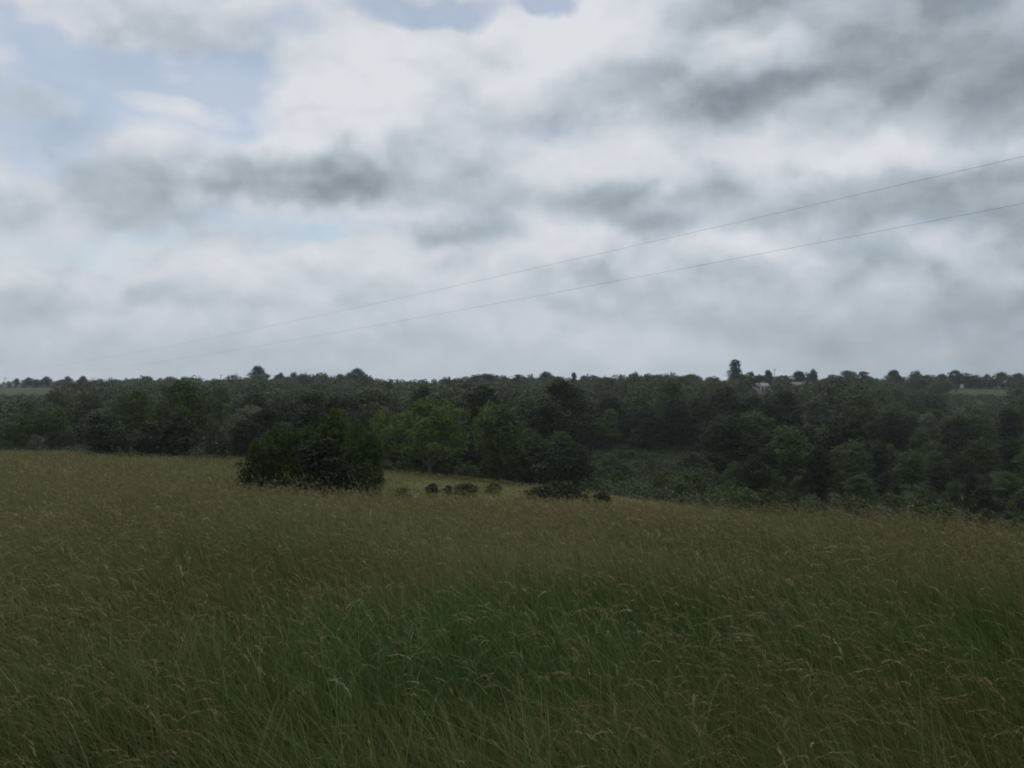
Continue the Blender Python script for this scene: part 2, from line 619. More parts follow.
# ------------------------------------------------------------------ the ground sheet
def greenness(x, y):
    """0 = dry straw, 1 = lush green; a lush hollow in front of the camera, drier towards the brow"""
    d = np.hypot(x, y)
    pxv = px_of(x, y)
    g = .44 + (fbm(x, y, 11, 3.4, 4) - .5) * 2.1
    lush = np.exp(-(((x - .05) / 1.25) ** 2 + ((y - 5.0) / 2.6) ** 2)) + .5 * np.exp(-(((x - .9) / 1.2) ** 2 + ((y - 8.0) / 2.0) ** 2))
    lush2 = np.exp(-(((x + .45) / .8) ** 2 + ((y - 2.5) / 1.2) ** 2))
    g = g + .65 * lush + .6 * lush2
    g = g - .45 * np.clip((d - 9) / 12, 0, 1)
    return np.clip(g, 0, 1)


def in_left_field(px, d):
    return (px > -300) & (px < 58) & (d > 440) & (d < 585)


def in_right_field(px, d):
    return (px > 938 + (480 - d) * .12) & (px < 1016) & (d > 405) & (d < 482)


def in_yard(px, d):
    return ((px > 752) & (px < 776) & (d > 405) & (d < 470)) | ((px > 784) & (px < 800) & (d > 400) & (d < 470))


def build_ground():
    a_front = np.radians(np.arange(-45, 45.01, .3))
    a_side = np.radians(np.arange(48, 312.01, 6))
    A = np.concatenate([a_front, a_side])
    R = np.concatenate([[0.6], np.geomspace(1.0, 1500, 230)])
    aa, rr = np.meshgrid(A, R, indexing="ij")
    x, y = rr * np.sin(aa), rr * np.cos(aa)
    z = ground(x, y)
    na, nr = aa.shape
    V = np.stack([x, y, z], -1).reshape(-1, 3)
    i = np.arange(na)[:, None]
    j = np.arange(nr - 1)[None]
    i2 = (i + 1) % na
    Q = np.stack([i * nr + j, i2 * nr + j, i2 * nr + j + 1, i * nr + j + 1], -1).reshape(-1, 4)
    V = np.vstack([V, [[0, 0, float(ground(0.0, 0.6))]]])
    c = len(V) - 1
    px = np.where(y > .05 * rr, px_of(x, y), np.where(x > 0, 3000, -3000)).ravel()
    d = y.ravel()
    rad = rr.ravel()
    xf, yf = x.ravel(), y.ravel()
    edge = meadow_edge(px) + (fbm(xf, yf, 21, 8) - .5) * 6
    mead = np.clip((edge - rad) / 2.0 + .5, 0, 1)[:, None]
    g = greenness(xf, yf)[:, None]
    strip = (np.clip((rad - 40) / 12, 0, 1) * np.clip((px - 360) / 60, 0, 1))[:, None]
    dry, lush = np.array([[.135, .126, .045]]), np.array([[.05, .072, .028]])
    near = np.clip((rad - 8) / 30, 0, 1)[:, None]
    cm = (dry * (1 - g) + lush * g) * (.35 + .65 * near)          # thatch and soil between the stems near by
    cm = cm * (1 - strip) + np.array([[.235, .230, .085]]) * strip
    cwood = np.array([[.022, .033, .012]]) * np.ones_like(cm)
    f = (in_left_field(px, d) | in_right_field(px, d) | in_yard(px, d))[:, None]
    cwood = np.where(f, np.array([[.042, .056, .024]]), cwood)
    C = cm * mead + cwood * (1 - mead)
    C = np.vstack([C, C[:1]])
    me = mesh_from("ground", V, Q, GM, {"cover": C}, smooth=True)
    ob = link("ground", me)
    tag(ob, "rolling meadow and valley ground under the grass and woods", "ground", kind="structure")
    # close the pole under the camera
    cap = [(c, (k * nr), ((k + 1) % na) * nr) for k in range(na)]
    import bmesh
    bm = bmesh.new()
    bm.from_mesh(me)
    bm.verts.ensure_lookup_table()
    for tr in cap:
        bm.faces.new([bm.verts[tr[0]], bm.verts[tr[2]], bm.verts[tr[1]]])
    bm.normal_update()
    bm.to_mesh(me)
    bm.free()
    return ob


build_ground()


# ------------------------------------------------------------------ tall grass
def strips(base, direc, lean, height, width, nseg, c0, c1, rng, face=None, droop=1.6):
    """curved tapered blades; base (n,3), direc = plan unit lean direction (n,2), lean = horizontal reach"""
    n = len(base)
    s = np.linspace(0, 1, nseg + 1)
    hx = lean[:, None] * s[None] ** droop
    up = height[:, None] * (s[None] - .28 * (lean / np.maximum(height, .05))[:, None].clip(0, 1.6) * s[None] ** 3)
    cx = base[:, 0, None] + direc[:, 0, None] * hx
    cy = base[:, 1, None] + direc[:, 1, None] * hx
    cz = base[:, 2, None] + up
    fa = rng.uniform(0, 2 * PI, n) if face is None else face
    wx, wy = np.cos(fa), np.sin(fa)
    w = width[:, None] * (1 - s[None] ** 1.6 * .92) * .5
    A = np.stack([cx - wx[:, None] * w, cy - wy[:, None] * w, cz], -1)
    B = np.stack([cx + wx[:, None] * w, cy + wy[:, None] * w, cz], -1)
    V = np.stack([A, B], 2).reshape(n, -1, 3)
    k = 2 * (nseg + 1)
    o = np.arange(nseg) * 2
    q = np.stack([o, o + 1, o + 3, o + 2], -1)
    Q = (np.arange(n)[:, None, None] * k + q[None]).reshape(-1, 4)
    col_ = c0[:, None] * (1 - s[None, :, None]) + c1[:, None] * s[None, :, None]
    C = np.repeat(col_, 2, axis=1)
    tip = np.stack([cx[:, -1], cy[:, -1], cz[:, -1]], -1)
    tdir = tip - np.stack([cx[:, -2], cy[:, -2], cz[:, -2]], -1)
    tdir /= np.linalg.norm(tdir, axis=1)[:, None] + 1e-9
    return V.reshape(-1, 3), Q, C.reshape(-1, 3), tip, tdir


def heads(tip, tdir, direc, length, nsp, size, colr, rng):
    """drooping seed heads: nsp small spikelet diamonds strung along a curve beyond the stalk tip"""
    n = len(tip)
    s = (np.arange(nsp) + .5) / nsp
    droop = np.array([0, 0, -1.0])
    d2 = np.stack([direc[:, 0], direc[:, 1], np.zeros(n)], -1)
    ctr = tip[:, None] + length[:, None, None] * (tdir[:, None] * s[None, :, None]
                                                  + (d2[:, None] * .25 + droop * .5) * (s ** 2)[None, :, None])
    ctr = ctr + rng.normal(0, 1, ctr.shape) * (size * .3)
    ax = tdir[:, None] + (droop * .9)[None, None] * s[None, :, None] + rng.normal(0, .22, ctr.shape)
    ax /= np.linalg.norm(ax, axis=-1, keepdims=True)
    side = np.cross(ax, rng.normal(0, 1, ctr.shape))
    side /= np.linalg.norm(side, axis=-1, keepdims=True) + 1e-9
    L_ = (length[:, None, None] / nsp) * 2.3
    taper = (1 - .55 * s)[None, :, None]
    W = size * taper
    V = np.stack([ctr - ax * L_ * .5, ctr + side * W * .5, ctr + ax * L_ * .5, ctr - side * W * .5], 2).reshape(-1, 3)
    Q = np.arange(n * nsp * 4).reshape(-1, 4)
    C = np.repeat(colr, nsp * 4, axis=0)
    return V, Q, C


def build_grass():
    rng = np.random.default_rng(42)
    Vs, Qs, Cs, off = [], [], [], 0

    def push(V, Q, C):
        nonlocal off
        Vs.append(V.astype(np.float32))
        Qs.append((Q + off).astype(np.int32))
        Cs.append(C.astype(np.float32))
        off += len(V)

    def scatter(d0, d1, dens, spread=.72, extra=1.0):
        area = spread * (d1 ** 2 - d0 ** 2) + 2 * extra * (d1 - d0)
        nn = int(area * dens)
        y = np.sqrt(rng.uniform(d0 ** 2, d1 ** 2, nn))
        x = rng.uniform(-1, 1, nn) * (spread * y + extra)
        m = np.hypot(x, y) < meadow_edge(px_of(x, y)) + (fbm(x, y, 21, 8) - .5) * 6
        # leave out what lies behind the brow on the right, where nothing of it shows
        m &= ~((y > 40) & (px_of(x, y) > 760))
        return x[m], y[m]

    def wind(x, y, nn):
        a = PI + (fbm(x, y, 31, 2.6) - .5) * 3.4 + rng.normal(0, .75, nn)     # mostly leaning left
        return np.stack([np.cos(a), np.sin(a)], -1)

    zones = [  # d0, d1, blades/m2, width, segs, stalks/m2, stem segs, spikelets, spikelet size
        (1.1, 5.5, 1000, .0058, 5, 170, 6, 10, .0060),
        (5.5, 13, 420, .0085, 4, 120, 4, 6, .0095),
        (13, 36, 150, .015, 3, 70, 3, 3, .018),
        (36, 116, 26, .05, 2, 11, 2, 2, .06),
    ]
    for zi, (d0, d1, bd, bw, seg, sd, sseg, nsp, ssz) in enumerate(zones):
        x, y = scatter(d0, d1, bd)
        nn = len(x)
        g = greenness(x, y)
        base = np.stack([x, y, ground(x, y) - .02], -1)
        far = np.clip((y - 36) / 60, 0, 1)
        tuft = .45 + 1.1 * fbm(x, y, 51, 1.5, 3)
        h = rng.uniform(.30, .72, nn) * tuft * (1 - .35 * far)
        lean = h * rng.gamma(2.4, .26, nn).clip(.05, 1.5)
        dr = wind(x, y, nn)
        w = bw * rng.uniform(.6, 1.4, nn)
        isg = rng.uniform(0, 1, nn) < (.12 + .82 * g)
        v = rng.uniform(.65, 1.4, nn)[:, None]
        green = np.array([.062, .088, .020]) * v + rng.uniform(0, .012, nn)[:, None] * np.array([1, .6, 0])
        lushc = np.array([.058, .108, .028]) * v
        green = green * (1 - g[:, None] * .7) + lushc * g[:, None] * .7
        straw = np.array([.156, .146, .050]) * v
        straw = straw * (1 + .22 * np.clip((y - 14) / 20, 0, 1))[:, None] * (1 - np.array([[.26, .18, .18]]) * np.clip((9 - y) / 5, 0, 1)[:, None])  # straw close by is more olive, and painted darker to imitate lens vignetting
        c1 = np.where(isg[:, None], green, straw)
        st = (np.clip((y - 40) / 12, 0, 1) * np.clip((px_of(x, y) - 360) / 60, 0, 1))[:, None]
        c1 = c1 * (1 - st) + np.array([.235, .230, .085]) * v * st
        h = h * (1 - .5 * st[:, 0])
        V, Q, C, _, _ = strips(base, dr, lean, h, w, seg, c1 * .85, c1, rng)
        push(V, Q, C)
        # seed stalks, thicker on the dry ground
        x, y = scatter(d0, d1, sd)
        keep = rng.uniform(0, 1, len(x)) < np.clip(1.05 - .72 * greenness(x, y), .22, 1) * np.clip(2.6 * fbm(x, y, 61, 2.0) - .6, .08, 1.2)
        x, y = x[keep], y[keep]
        nn = len(x)
        base = np.stack([x, y, ground(x, y) - .02], -1)
        far = np.clip((y - 36) / 60, 0, 1)
        h = rng.normal(.74, .12, nn).clip(.4, 1.05) * (1 - .3 * far)
        brow = np.clip(1.6 - np.abs(y - 29) / 7, 0, 1) * (rng.uniform(0, 1, nn) < np.where((px_of(x, y) > 380) & (px_of(x, y) < 690), .09, .12))
        h = h * (1 + .6 * brow)
        lean = h * rng.gamma(2.8, .2, nn).clip(.05, 1.2)
        dr = wind(x, y, nn)
        v = rng.uniform(.7, 1.35, nn)[:, None]
        cs = np.array([.115, .110, .044]) * v
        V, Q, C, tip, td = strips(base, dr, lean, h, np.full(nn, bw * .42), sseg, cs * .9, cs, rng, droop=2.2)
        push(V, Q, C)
        ch = np.where(rng.uniform(0, 1, nn)[:, None] < .1, np.array([[.24, .21, .13]]), np.array([[.150, .130, .056]])) * v
        V, Q, C = heads(tip, td, dr, rng.uniform(.07, .15, nn), nsp, ssz, ch, rng)
        push(V, Q, C)
    me = mesh_from("meadow_grass", np.concatenate(Vs), np.concatenate(Qs), GRASS, {"tint": np.concatenate(Cs)})
    ob = link("meadow_grass", me)
    tag(ob, "tall windblown meadow grass with straw seed heads and a lush green hollow", "grass", kind="stuff")
    print("grass faces", len(me.polygons))


build_grass()


# ------------------------------------------------------------------ trees
def envelope(shape, t):
    if shape == "round":
        return np.sqrt(np.clip(1 - (2 * t - 1) ** 2, 0, 1))
    if shape == "dome":
        return np.sqrt(np.clip(1 - t ** 2.4, 0, 1)) * (.72 + .28 * np.clip(t * 4, 0, 1))
    if shape == "cone":
        return np.clip((1 - t), 0, 1) ** .62 * (.75 + .25 * np.clip(t * 6, 0, 1))
    if shape == "column":
        return np.clip(np.sin(PI * np.clip(t * .86 + .12, 0, 1)), 0, 1) ** .55
    return np.sqrt(np.clip(1 - t ** 3, 0, 1))


def leaf_quads(ctr, out, size, rng):
    n = len(ctr)
    nr = out * .9 + rng.normal(0, .5, (n, 3)) + np.array([0, 0, .3])
    nr /= np.linalg.norm(nr, axis=1)[:, None] + 1e-9
    t = np.cross(nr, rng.normal(0, 1, (n, 3)))
    t /= np.linalg.norm(t, axis=1)[:, None] + 1e-9
    b = np.cross(nr, t)
    s = size * rng.uniform(.55, 1.35, n)[:, None]
    dip = nr * s * .12
    V = np.stack([ctr - t * s * .55 - dip, ctr - b * s * .33, ctr + t * s * .55 - dip, ctr + b * s * .33], 1).reshape(-1, 3)
    return V, np.arange(4 * n).reshape(-1, 4)


def make_tree(seed, H, W, bare, shape, nclump, cr_, nleaf, leaf, limbs=9, trunk_r=.16, stems=1, flat=.78, sparse=.0):
    """returns trunk mesh data, crown mesh data for a tree of height H and crown width W"""
    rng = np.random.default_rng(seed)
    t = (np.arange(nclump) + rng.uniform(0, 1, nclump)) / nclump
    t = t ** .92
    ang = np.arange(nclump) * 2.4 + rng.uniform(-.5, .5, nclump)
    er = envelope(shape, t)
    rad = cr_ * rng.uniform(.6, 1.42, nclump) * (.6 + .4 * er)
    rr = np.maximum(er * W / 2 * rng.uniform(.62, 1.08, nclump) - rad * .75, 0)
    inner = rng.uniform(0, 1, nclump) < .25
    rr = np.where(inner, rr * .4, rr)
    zc = bare + rad * .6 + t * (H - bare - rad * 1.25)
    C = np.stack([rr * np.cos(ang), rr * np.sin(ang), zc], -1)
    wts = rad ** 2
    wts = wts / wts.sum()
    idx = rng.choice(nclump, nleaf, p=wts)
    dr = rng.normal(0, 1, (nleaf, 3))
    dr[:, 2] = np.where(rng.uniform(0, 1, nleaf) < .62, np.abs(dr[:, 2]), dr[:, 2])
    dr /= np.linalg.norm(dr, axis=1)[:, None]
    lump = 1 + .22 * np.sin(dr[:, 0] * 5 + idx) * np.sin(dr[:, 1] * 5 + 2 * idx) + .15 * np.sin(dr[:, 2] * 8 + 3 * idx)
    r = rad[idx] * lump * rng.uniform(.68, 1.07, nleaf)
    ctr = C[idx] + dr * r[:, None] * np.array([1, 1, flat])
    ctr[:, 2] = np.maximum(ctr[:, 2], .04 * H * rng.uniform(.2, 1.4, nleaf))
    V, Q = leaf_quads(ctr, dr, leaf, rng)
    crown = (V, Q)
    tb = MB()
    for s_ in range(stems):
        a0 = rng.uniform(0, 2 * PI)
        off = np.array([math.cos(a0), math.sin(a0), 0]) * (0 if stems == 1 else W * .12)
        top = np.array([rng.uniform(-.06, .06) * W, rng.uniform(-.06, .06) * W, bare + (H - bare) * .62]) + off * 1.8
        k = np.linspace(0, 1, 7)[:, None]
        pts = off * (1 - k) * .6 + top * k + np.concatenate([np.sin(k * 5 + seed) * .02 * H, np.cos(k * 4 + seed) * .02 * H, 0 * k], 1) * k
        pts[0, 2] = -.35
        rads = trunk_r / math.sqrt(stems) * np.array([1.45, 1.0, .88, .74, .58, .42, .25])
        tb.tube(pts, rads, 8)
        sel = rng.permutation(nclump)[:max(2, limbs // stems)]
        for ci in sel:
            c = C[ci]
            f = np.clip((c[2] - bare * .55) / H * .7, .18, .8)
            jx = f * 6
            j0 = int(jx)
            st = pts[j0] * (1 - (jx - j0)) + pts[min(j0 + 1, 6)] * (jx - j0)
            kk = np.linspace(0, 1, 5)[:, None]
            mid = st * (1 - kk) + c * kk
            mid[:, 2] += np.sin(kk[:, 0] * PI) * .12 * np.linalg.norm(c[:2] - st[:2])
            mid += rng.normal(0, .02 * H, mid.shape) * (kk * (1 - kk) * 2)
            r0 = trunk_r * .5 / math.sqrt(stems)
            tb.tube(mid, r0 * np.array([1, .8, .6, .42, .2]), 5)
            for _ in range(2):
                e = c + rng.normal(0, 1, 3) * rad[ci] * .7
                kk = np.linspace(0, 1, 3)[:, None]
                tb.tube(mid[3] * (1 - kk) + e * kk, r0 * np.array([.42, .28, .1]), 4)
    return tb, crown


# kind -> list of (trunk mesh, crown mesh, H, W)
KINDS = {}


def add_kind(kind, n, seed, **kw):
    out = []
    for i in range(n):
        tb, (V, Q) = make_tree(seed + i * 17, **kw)
        out.append((tb.mesh(kind + "_trunk", BARK, True), mesh_from(kind + "_crown", V, Q, LEAF["mid"]), kw["H"], kw["W"]))
    KINDS[kind] = out


add_kind("broad", 3, 100, H=10, W=9.5, bare=1.3, shape="dome", nclump=24, cr_=1.75, nleaf=8600, leaf=.32)
add_kind("rounded", 4, 200, H=10, W=7.5, bare=1.0, shape="round", nclump=20, cr_=1.5, nleaf=7400, leaf=.31)
add_kind("tall", 3, 300, H=12, W=6.5, bare=1.4, shape="column", nclump=18, cr_=1.55, nleaf=7000, leaf=.31)
add_kind("cedar", 3, 400, H=5, W=4.2, bare=0.05, shape="dome", nclump=22, cr_=.95, nleaf=6500, leaf=.20, limbs=4, trunk_r=.1, flat=.95)
add_kind("scrub", 4, 500, H=2.6, W=3.4, bare=.05, shape="shrub", nclump=13, cr_=.75, nleaf=1500, leaf=.24, limbs=6, trunk_r=.05, stems=3)
add_kind("thicket", 3, 600, H=3.9, W=4.4, bare=.05, shape="dome", nclump=34, cr_=.62, nleaf=9500, leaf=.15, limbs=15, trunk_r=.09, stems=4)
add_kind("spreading", 1, 700, H=8, W=10.5, bare=1.5, shape="dome", nclump=36, cr_=1.25, nleaf=9000, leaf=.26, limbs=24, trunk_r=.15)
add_kind("seedling", 3, 800, H=1.0, W=1.5, bare=.02, shape="dome", nclump=24, cr_=.22, nleaf=2200, leaf=.085, limbs=4, trunk_r=.02, flat=.95)
add_kind("skyline", 5, 900, H=10, W=8, bare=.2, shape="shrub", nclump=20, cr_=1.6, nleaf=2000, leaf=.6, limbs=8, trunk_r=.2)
add_kind("poplar", 1, 980, H=14, W=6, bare=.6, shape="column", nclump=28, cr_=1.6, nleaf=3600, leaf=.5, limbs=8, trunk_r=.2)

NAME_OF = {"broad": "broadleaf_tree", "rounded": "broadleaf_tree", "tall": "broadleaf_tree", "cedar": "cedar_tree", "scrub": "shrub",
           "thicket": "bush", "spreading": "spreading_tree", "seedling": "small_shrub", "skyline": "ridge_tree", "poplar": "tall_ridge_tree"}
PROTO = {}
CAT_OF = {"cedar": "tree", "scrub": "shrub", "thicket": "bush", "seedling": "shrub"}
PLANTED = []


def plant(kind, x, y, h, w, tint, label, group=None, var=None, rot=None, bark=None):
    """a tree or shrub: an Empty at its foot with trunk and crown; every later one is a copy of the first"""
    v = random.randrange(len(KINDS[kind])) if var is None else var
    key = (kind, v)
    tm, cm, H, W = KINDS[kind][v]
    if key not in PROTO:
        root = bpy.data.objects.new(NAME_OF[kind], None)
        root.empty_display_size = .3
        col.objects.link(root)
        tr = link("stem" if kind in ("scrub", "thicket", "seedling") else "trunk", tm, root)
        crn = link("foliage" if kind in ("scrub", "thicket", "seedling") else "crown", cm, root)
        PROTO[key] = (root, tr, crn)
    else:
        r0, t0, c0 = PROTO[key]
        root = r0.copy()
        for k_ in list(root.keys()):
            del root[k_]
        col.objects.link(root)
        tr, crn = t0.copy(), c0.copy()
        for ch in (tr, crn):
            ch.parent = root
            col.objects.link(ch)
    root.location = (x, y, float(ground(x, y)))
    root.rotation_euler = (0, 0, random.uniform(0, 2 * PI) if rot is None else rot)
    root.scale = (w / W, w / W, h / H)
    crn.material_slots[0].link = "OBJECT"
    crn.material_slots[0].material = LEAF[tint]
    tr.material_slots[0].link = "OBJECT"
    tr.material_slots[0].material = bark or BARK
    tag(root, label, CAT_OF.get(kind, "tree"), group)
    PLANTED.append((x, y, w))
    return root


def plant_px(kind, px, d, top_y, w_px, tint, label, group=None, **kw):
    """height from where its top stands in the view at depth d, width from its angular width"""
    x, y = at(px, d)
    gz = float(ground(x, y))
    top = EYE + (384 - top_y) / F * d
    h = max(top - gz, .4)
    return plant(kind, x, y, h, w_px / F * d, tint, label, group, **kw)


B = "bushes of the big thicket behind the grass brow"
plant_px("thicket", 257, 45, 437, 46, "mid", "left end bush of the big thicket, lower than the rest", B, var=0, rot=0)
plant_px("thicket", 280, 46, 421, 60, "mid", "second bush from the left of the big thicket, mid green throughout", B, var=1, rot=1)
plant_px("thicket", 307, 46, 425, 56, "mid", "bush in the dip just left of the tallest thicket bush", B, var=2, rot=5)
plant_px("thicket", 335, 47, 408, 60, "fresh", "tallest bush of the big thicket, bright green on top", B, var=2, rot=2)
plant_px("thicket", 326, 44, 438, 96, "dark", "dark middle bush at the front of the big thicket", B, var=0, rot=3)
plant_px("thicket", 357, 46, 418, 48, "mid", "bush right of the tallest one in the big thicket", B, var=1, rot=4)
plant_px("thicket", 372, 46, 430, 44, "mid", "low right end bush of the big thicket, nearest the spreading tree", B, var=0, rot=1.5)
plant_px("scrub", 253, 44, 462, 40, "dark", "low dark skirt bush at the left foot of the big thicket", B, var=0)
plant_px("scrub", 332, 44, 452, 60, "dark", "low bush in front of the middle of the big thicket", B, var=1)

plant_px("spreading", 430, 92, 396, 112, "fresh", "open spreading tree with forked pale limbs on the meadow edge", bark=GREY_BARK, var=0, rot=.6)
plant_px("rounded", 490, 108, 402, 46, "bright", "bright yellow-green tree just right of the spreading tree")
plant_px("rounded", 380, 118, 410, 26, "bright", "small yellow-green tree top between the big thicket and the spreading tree")
plant_px("rounded", 345, 125, 413, 36, "olive", "small yellowish tree showing above the big thicket")
plant_px("cedar", 566, 90, 437, 60, "cedar", "round-capped dark cedar standing on the meadow edge", var=0)
plant_px("cedar", 540, 100, 444, 46, "cedar", "dark cedar just left of the round-capped cedar", var=1)
plant_px("cedar", 102, 92, 413, 54, "cedar", "dense dark cedar, leftmost of the cedars on the left meadow", var=1)
plant_px("cedar", 150, 91, 422, 50, "cedar", "middle dark cedar of the left meadow group", var=2)
plant_px("cedar", 176, 90, 412, 58, "cedar", "right dark cedar of the left meadow group", var=0)
plant_px("scrub", 126, 93, 436, 14, "grey", "pale grey-green shrub squeezed between two left meadow cedars")
plant_px("broad", 135, 124, 389, 62, "fresh", "green tree behind the leftmost meadow cedar")
plant_px("broad", 182, 122, 378, 74, "fresh", "tall green tree behind the right meadow cedars, reaching the skyline")
plant_px("broad", 20, 128, 413, 52, "mid", "broad tree at the far left end of the meadow edge")
plant_px("rounded", 52, 130, 404, 44, "mid", "rounded tree left of the leftmost meadow cedar")
plant_px("scrub", 36, 112, 434, 22, "grey", "pale shrub in the grass under the dark left edge trees")
plant_px("scrub", 214, 128, 416, 30, "grey", "pale willowy shrub right of the meadow cedars")
plant_px("scrub", 236, 132, 412, 34, "grey", "pale willowy shrub just left of the big thicket")
plant_px("scrub", 222, 112, 438, 40, "dark", "low dark shrub below the pale willowy shrubs")
plant_px("rounded", 520, 120, 414, 40, "dark", "dark tree behind the bare pale limbs")
plant_px("tall", 545, 126, 402, 44, "dark", "tall dark tree behind the round-capped cedar")
plant_px("rounded", 500, 104, 434, 44, "dark", "dark low tree under the bright yellow-green tree")
plant_px("rounded", 465, 106, 440, 40, "dark", "dark tree at the meadow edge just right of the spreading trunk")
plant_px("rounded", 398, 112, 430, 44, "dark", "dark tree behind the left limbs of the spreading tree")
S = "small shrubs dotted over the far meadow strip"
for px_, d_, ty, w_, nm in ((403, 50, 484, 13, "small dark shrub right beside the big thicket"),
                            (433, 57, 480, 12, "small dark shrub in the strip below the spreading trunk"),
                            (448, 60, 482, 10, "second small shrub right of the one below the spreading trunk"),
                            (465, 58, 481, 15, "third small shrub in the row below the spreading tree"),
                            (493, 66, 480, 12, "small shrub standing in the strip midway between trunk and cedar"),
                            (545, 60, 483, 24, "dark shrub left of the pair before the round-capped cedar"),
                            (566, 62, 480, 23, "dark shrub right of the pair before the round-capped cedar"),
                            (586, 60, 491, 10, "small shrub just right of the pair before the cedar"),
                            (602, 62, 491, 12, "last small shrub on the right end of the meadow strip")):
    plant_px("scrub" if random.random() < .8 else "seedling", px_, d_, ty + random.uniform(0, 4), w_ * random.uniform(1.3, 2.6), random.choice(["dark", "olive", "dark"]), nm, S)

# trees standing up from the ridge line
R_ = "single trees standing up from the ridge line"
for (px_, d_, ty, w_, kd, tn, nm) in (
        (258, 500, 366, 27, "skyline", "dark", "ball-headed round ridge tree standing clear above the skyline over the big thicket"),
        (281, 505, 373, 8, "skyline", "dark", "small ridge tree just right of the ball-headed one"),
        (294, 505, 372, 9, "skyline", "dark", "pointed ridge tree, second right of the ball-headed one"),
        (318, 510, 375, 12, "skyline", "dark", "low ridge tree midway between the ball-headed tree and the dark dome"),
        (357, 480, 368, 22, "skyline", "cedar", "dense dark dome-shaped tree on the ridge"),
        (340, 500, 374, 18, "skyline", "dark", "low ridge tree touching the left of the dark dome"),
        (486, 430, 373, 30, "skyline", "dark", "broad ridge tree above the bright yellow-green tree"),
        (518, 450, 374, 9, "poplar", "dark", "pointed ridge tree just right of the broad ridge tree"),
        (546, 440, 371, 15, "skyline", "dark", "rounded ridge tree above the tall dark tree"),
        (558, 445, 376, 12, "skyline", "dark", "low ridge tree touching the rounded one"),
        (574, 440, 372, 8, "poplar", "dark", "thin upright ridge tree left of the bare grey tree"),
        (584, 440, 375, 16, "skyline", "dark", "bushy ridge tree between thin upright tree and bare grey tree"),
        (636, 420, 371, 14, "skyline", "mid", "ragged ridge tree standing alone right of the bare grey tree"),
        (660, 420, 374, 22, "skyline", "mid", "green ridge tree right of the ragged lone one"),
        (690, 420, 374, 26, "skyline", "mid", "wide green ridge tree left of the tall upright ridge tree"),
        (735, 430, 359, 17, "poplar", "dark", "tallest upright tree on the ridge, left of the white house"),
        (751, 470, 371, 13, "skyline", "dark", "ridge tree between tallest upright tree and white house"),
        (768, 480, 370, 12, "skyline", "dark", "rounded ridge tree behind the white house roof"),
        (799, 480, 371, 15, "skyline", "dark", "ridge tree over the grey-roofed house"),
        (813, 470, 369, 11, "skyline", "dark", "dark ridge tree at the right end of the grey-roofed house"),
        (832, 470, 374, 12, "skyline", "mid", "low ridge tree right of the grey-roofed house"),
        (847, 470, 370, 16, "skyline", "mid", "broad ridge tree midway from grey-roofed house to the far green field"),
        (863, 470, 371, 11, "skyline", "dark", "narrow ridge tree right of the broad midway one"),
        (894, 480, 370, 17, "skyline", "dark", "round ridge tree, higher than its neighbours, left of the far green field"),
        (917, 485, 370, 17, "skyline", "dark", "dark ridge tree a little left of the far green field"),
        (955, 500, 370, 16, "skyline", "dark", "highest tree behind the far green field"),
        (975, 500, 375, 20, "skyline", "dark", "low tree behind the middle of the far green field"),
        (987, 505, 374, 11, "skyline", "dark", "small tree left of the pale house on the right"),
        (1001, 505, 372, 14, "skyline", "dark", "tree directly behind the pale house on the right"),
        (1018, 470, 373, 18, "skyline", "mid", "hazy tree at the right end of the ridge line"),
        (742, 465, 375, 14, "skyline", "mid", "low bushy ridge tree at the foot of the tallest upright one"),
        (760, 475, 374, 16, "skyline", "dark", "bushy ridge tree hiding behind the left half of the white house"),
        (782, 470, 375, 15, "skyline", "mid", "bushy ridge tree between the white and the grey-roofed house"),
        (791, 445, 384, 8, "skyline", "mid", "small tree before the left wall of the grey-roofed house"),
        (808, 447, 382, 10, "skyline", "dark", "dark tree before the right wall of the grey-roofed house"),
        (997, 484, 378, 12, "skyline", "dark", "dark tree before the left wall of the pale house on the right"),
        (1011, 484, 378, 10, "skyline", "mid", "small tree before the right wall of the pale house"),
        (928, 480, 374, 18, "skyline", "mid", "bushy tree at the left corner of the far green field"),
        (942, 492, 374, 18, "skyline", "dark", "dark bushy tree behind the left end of the far green field"),
        (965, 505, 373, 18, "skyline", "mid", "bushy tree right of the highest one behind the far green field"),
        (17, 590, 378, 6, "skyline", "mid", "smallest tree at the left end of the far farm row"),
        (29, 600, 377, 11, "skyline", "dark", "tree in the far farm row next to its smallest tree"),
        (46, 600, 376, 10, "skyline", "dark", "tree at the left gable of the far farm shed"),
        (37, 602, 379, 10, "skyline", "dark", "low tree in the middle of the far farm row"),
        (68, 590, 376, 8, "skyline", "dark", "pointed tree right of the far farm shed"),
        (83, 590, 376, 9, "skyline", "dark", "round tree second right of the far farm shed"),
        (115, 560, 379, 15, "skyline", "dark", "low ridge tree over the left meadow cedars")):
    k2 = random.choice(["skyline", "skyline", "rounded", "broad", "broad"]) if kd == "skyline" else kd
    if kd == "skyline":
        k2 = "broad" if ("round" in nm or "dome" in nm) else "tall" if ("pointed" in nm or "narrow" in nm) else "broad" if ("broad" in nm or "wide" in nm) else k2
    plant_px(k2, px_, d_, ty, w_ * (random.uniform(1.05, 1.75) if kd == "skyline" else 1.05), tn, nm, R_)

N_KEY = len(PLANTED)
# ------------------------------------------------------------------ the valley wood: single trees near, one mass far
SKY_PX = np.array([-400, 0, 54, 70, 120, 200, 240, 300, 345, 400, 450, 480, 560, 600, 650, 700, 800, 900, 1024, 1500])
SKY_Y = np.array([382, 382, 382, 382, 382, 381.5, 379, 376.5, 376, 381, 381.5, 377.5, 378.5, 380, 377.5, 376.5, 378, 378, 379, 379])


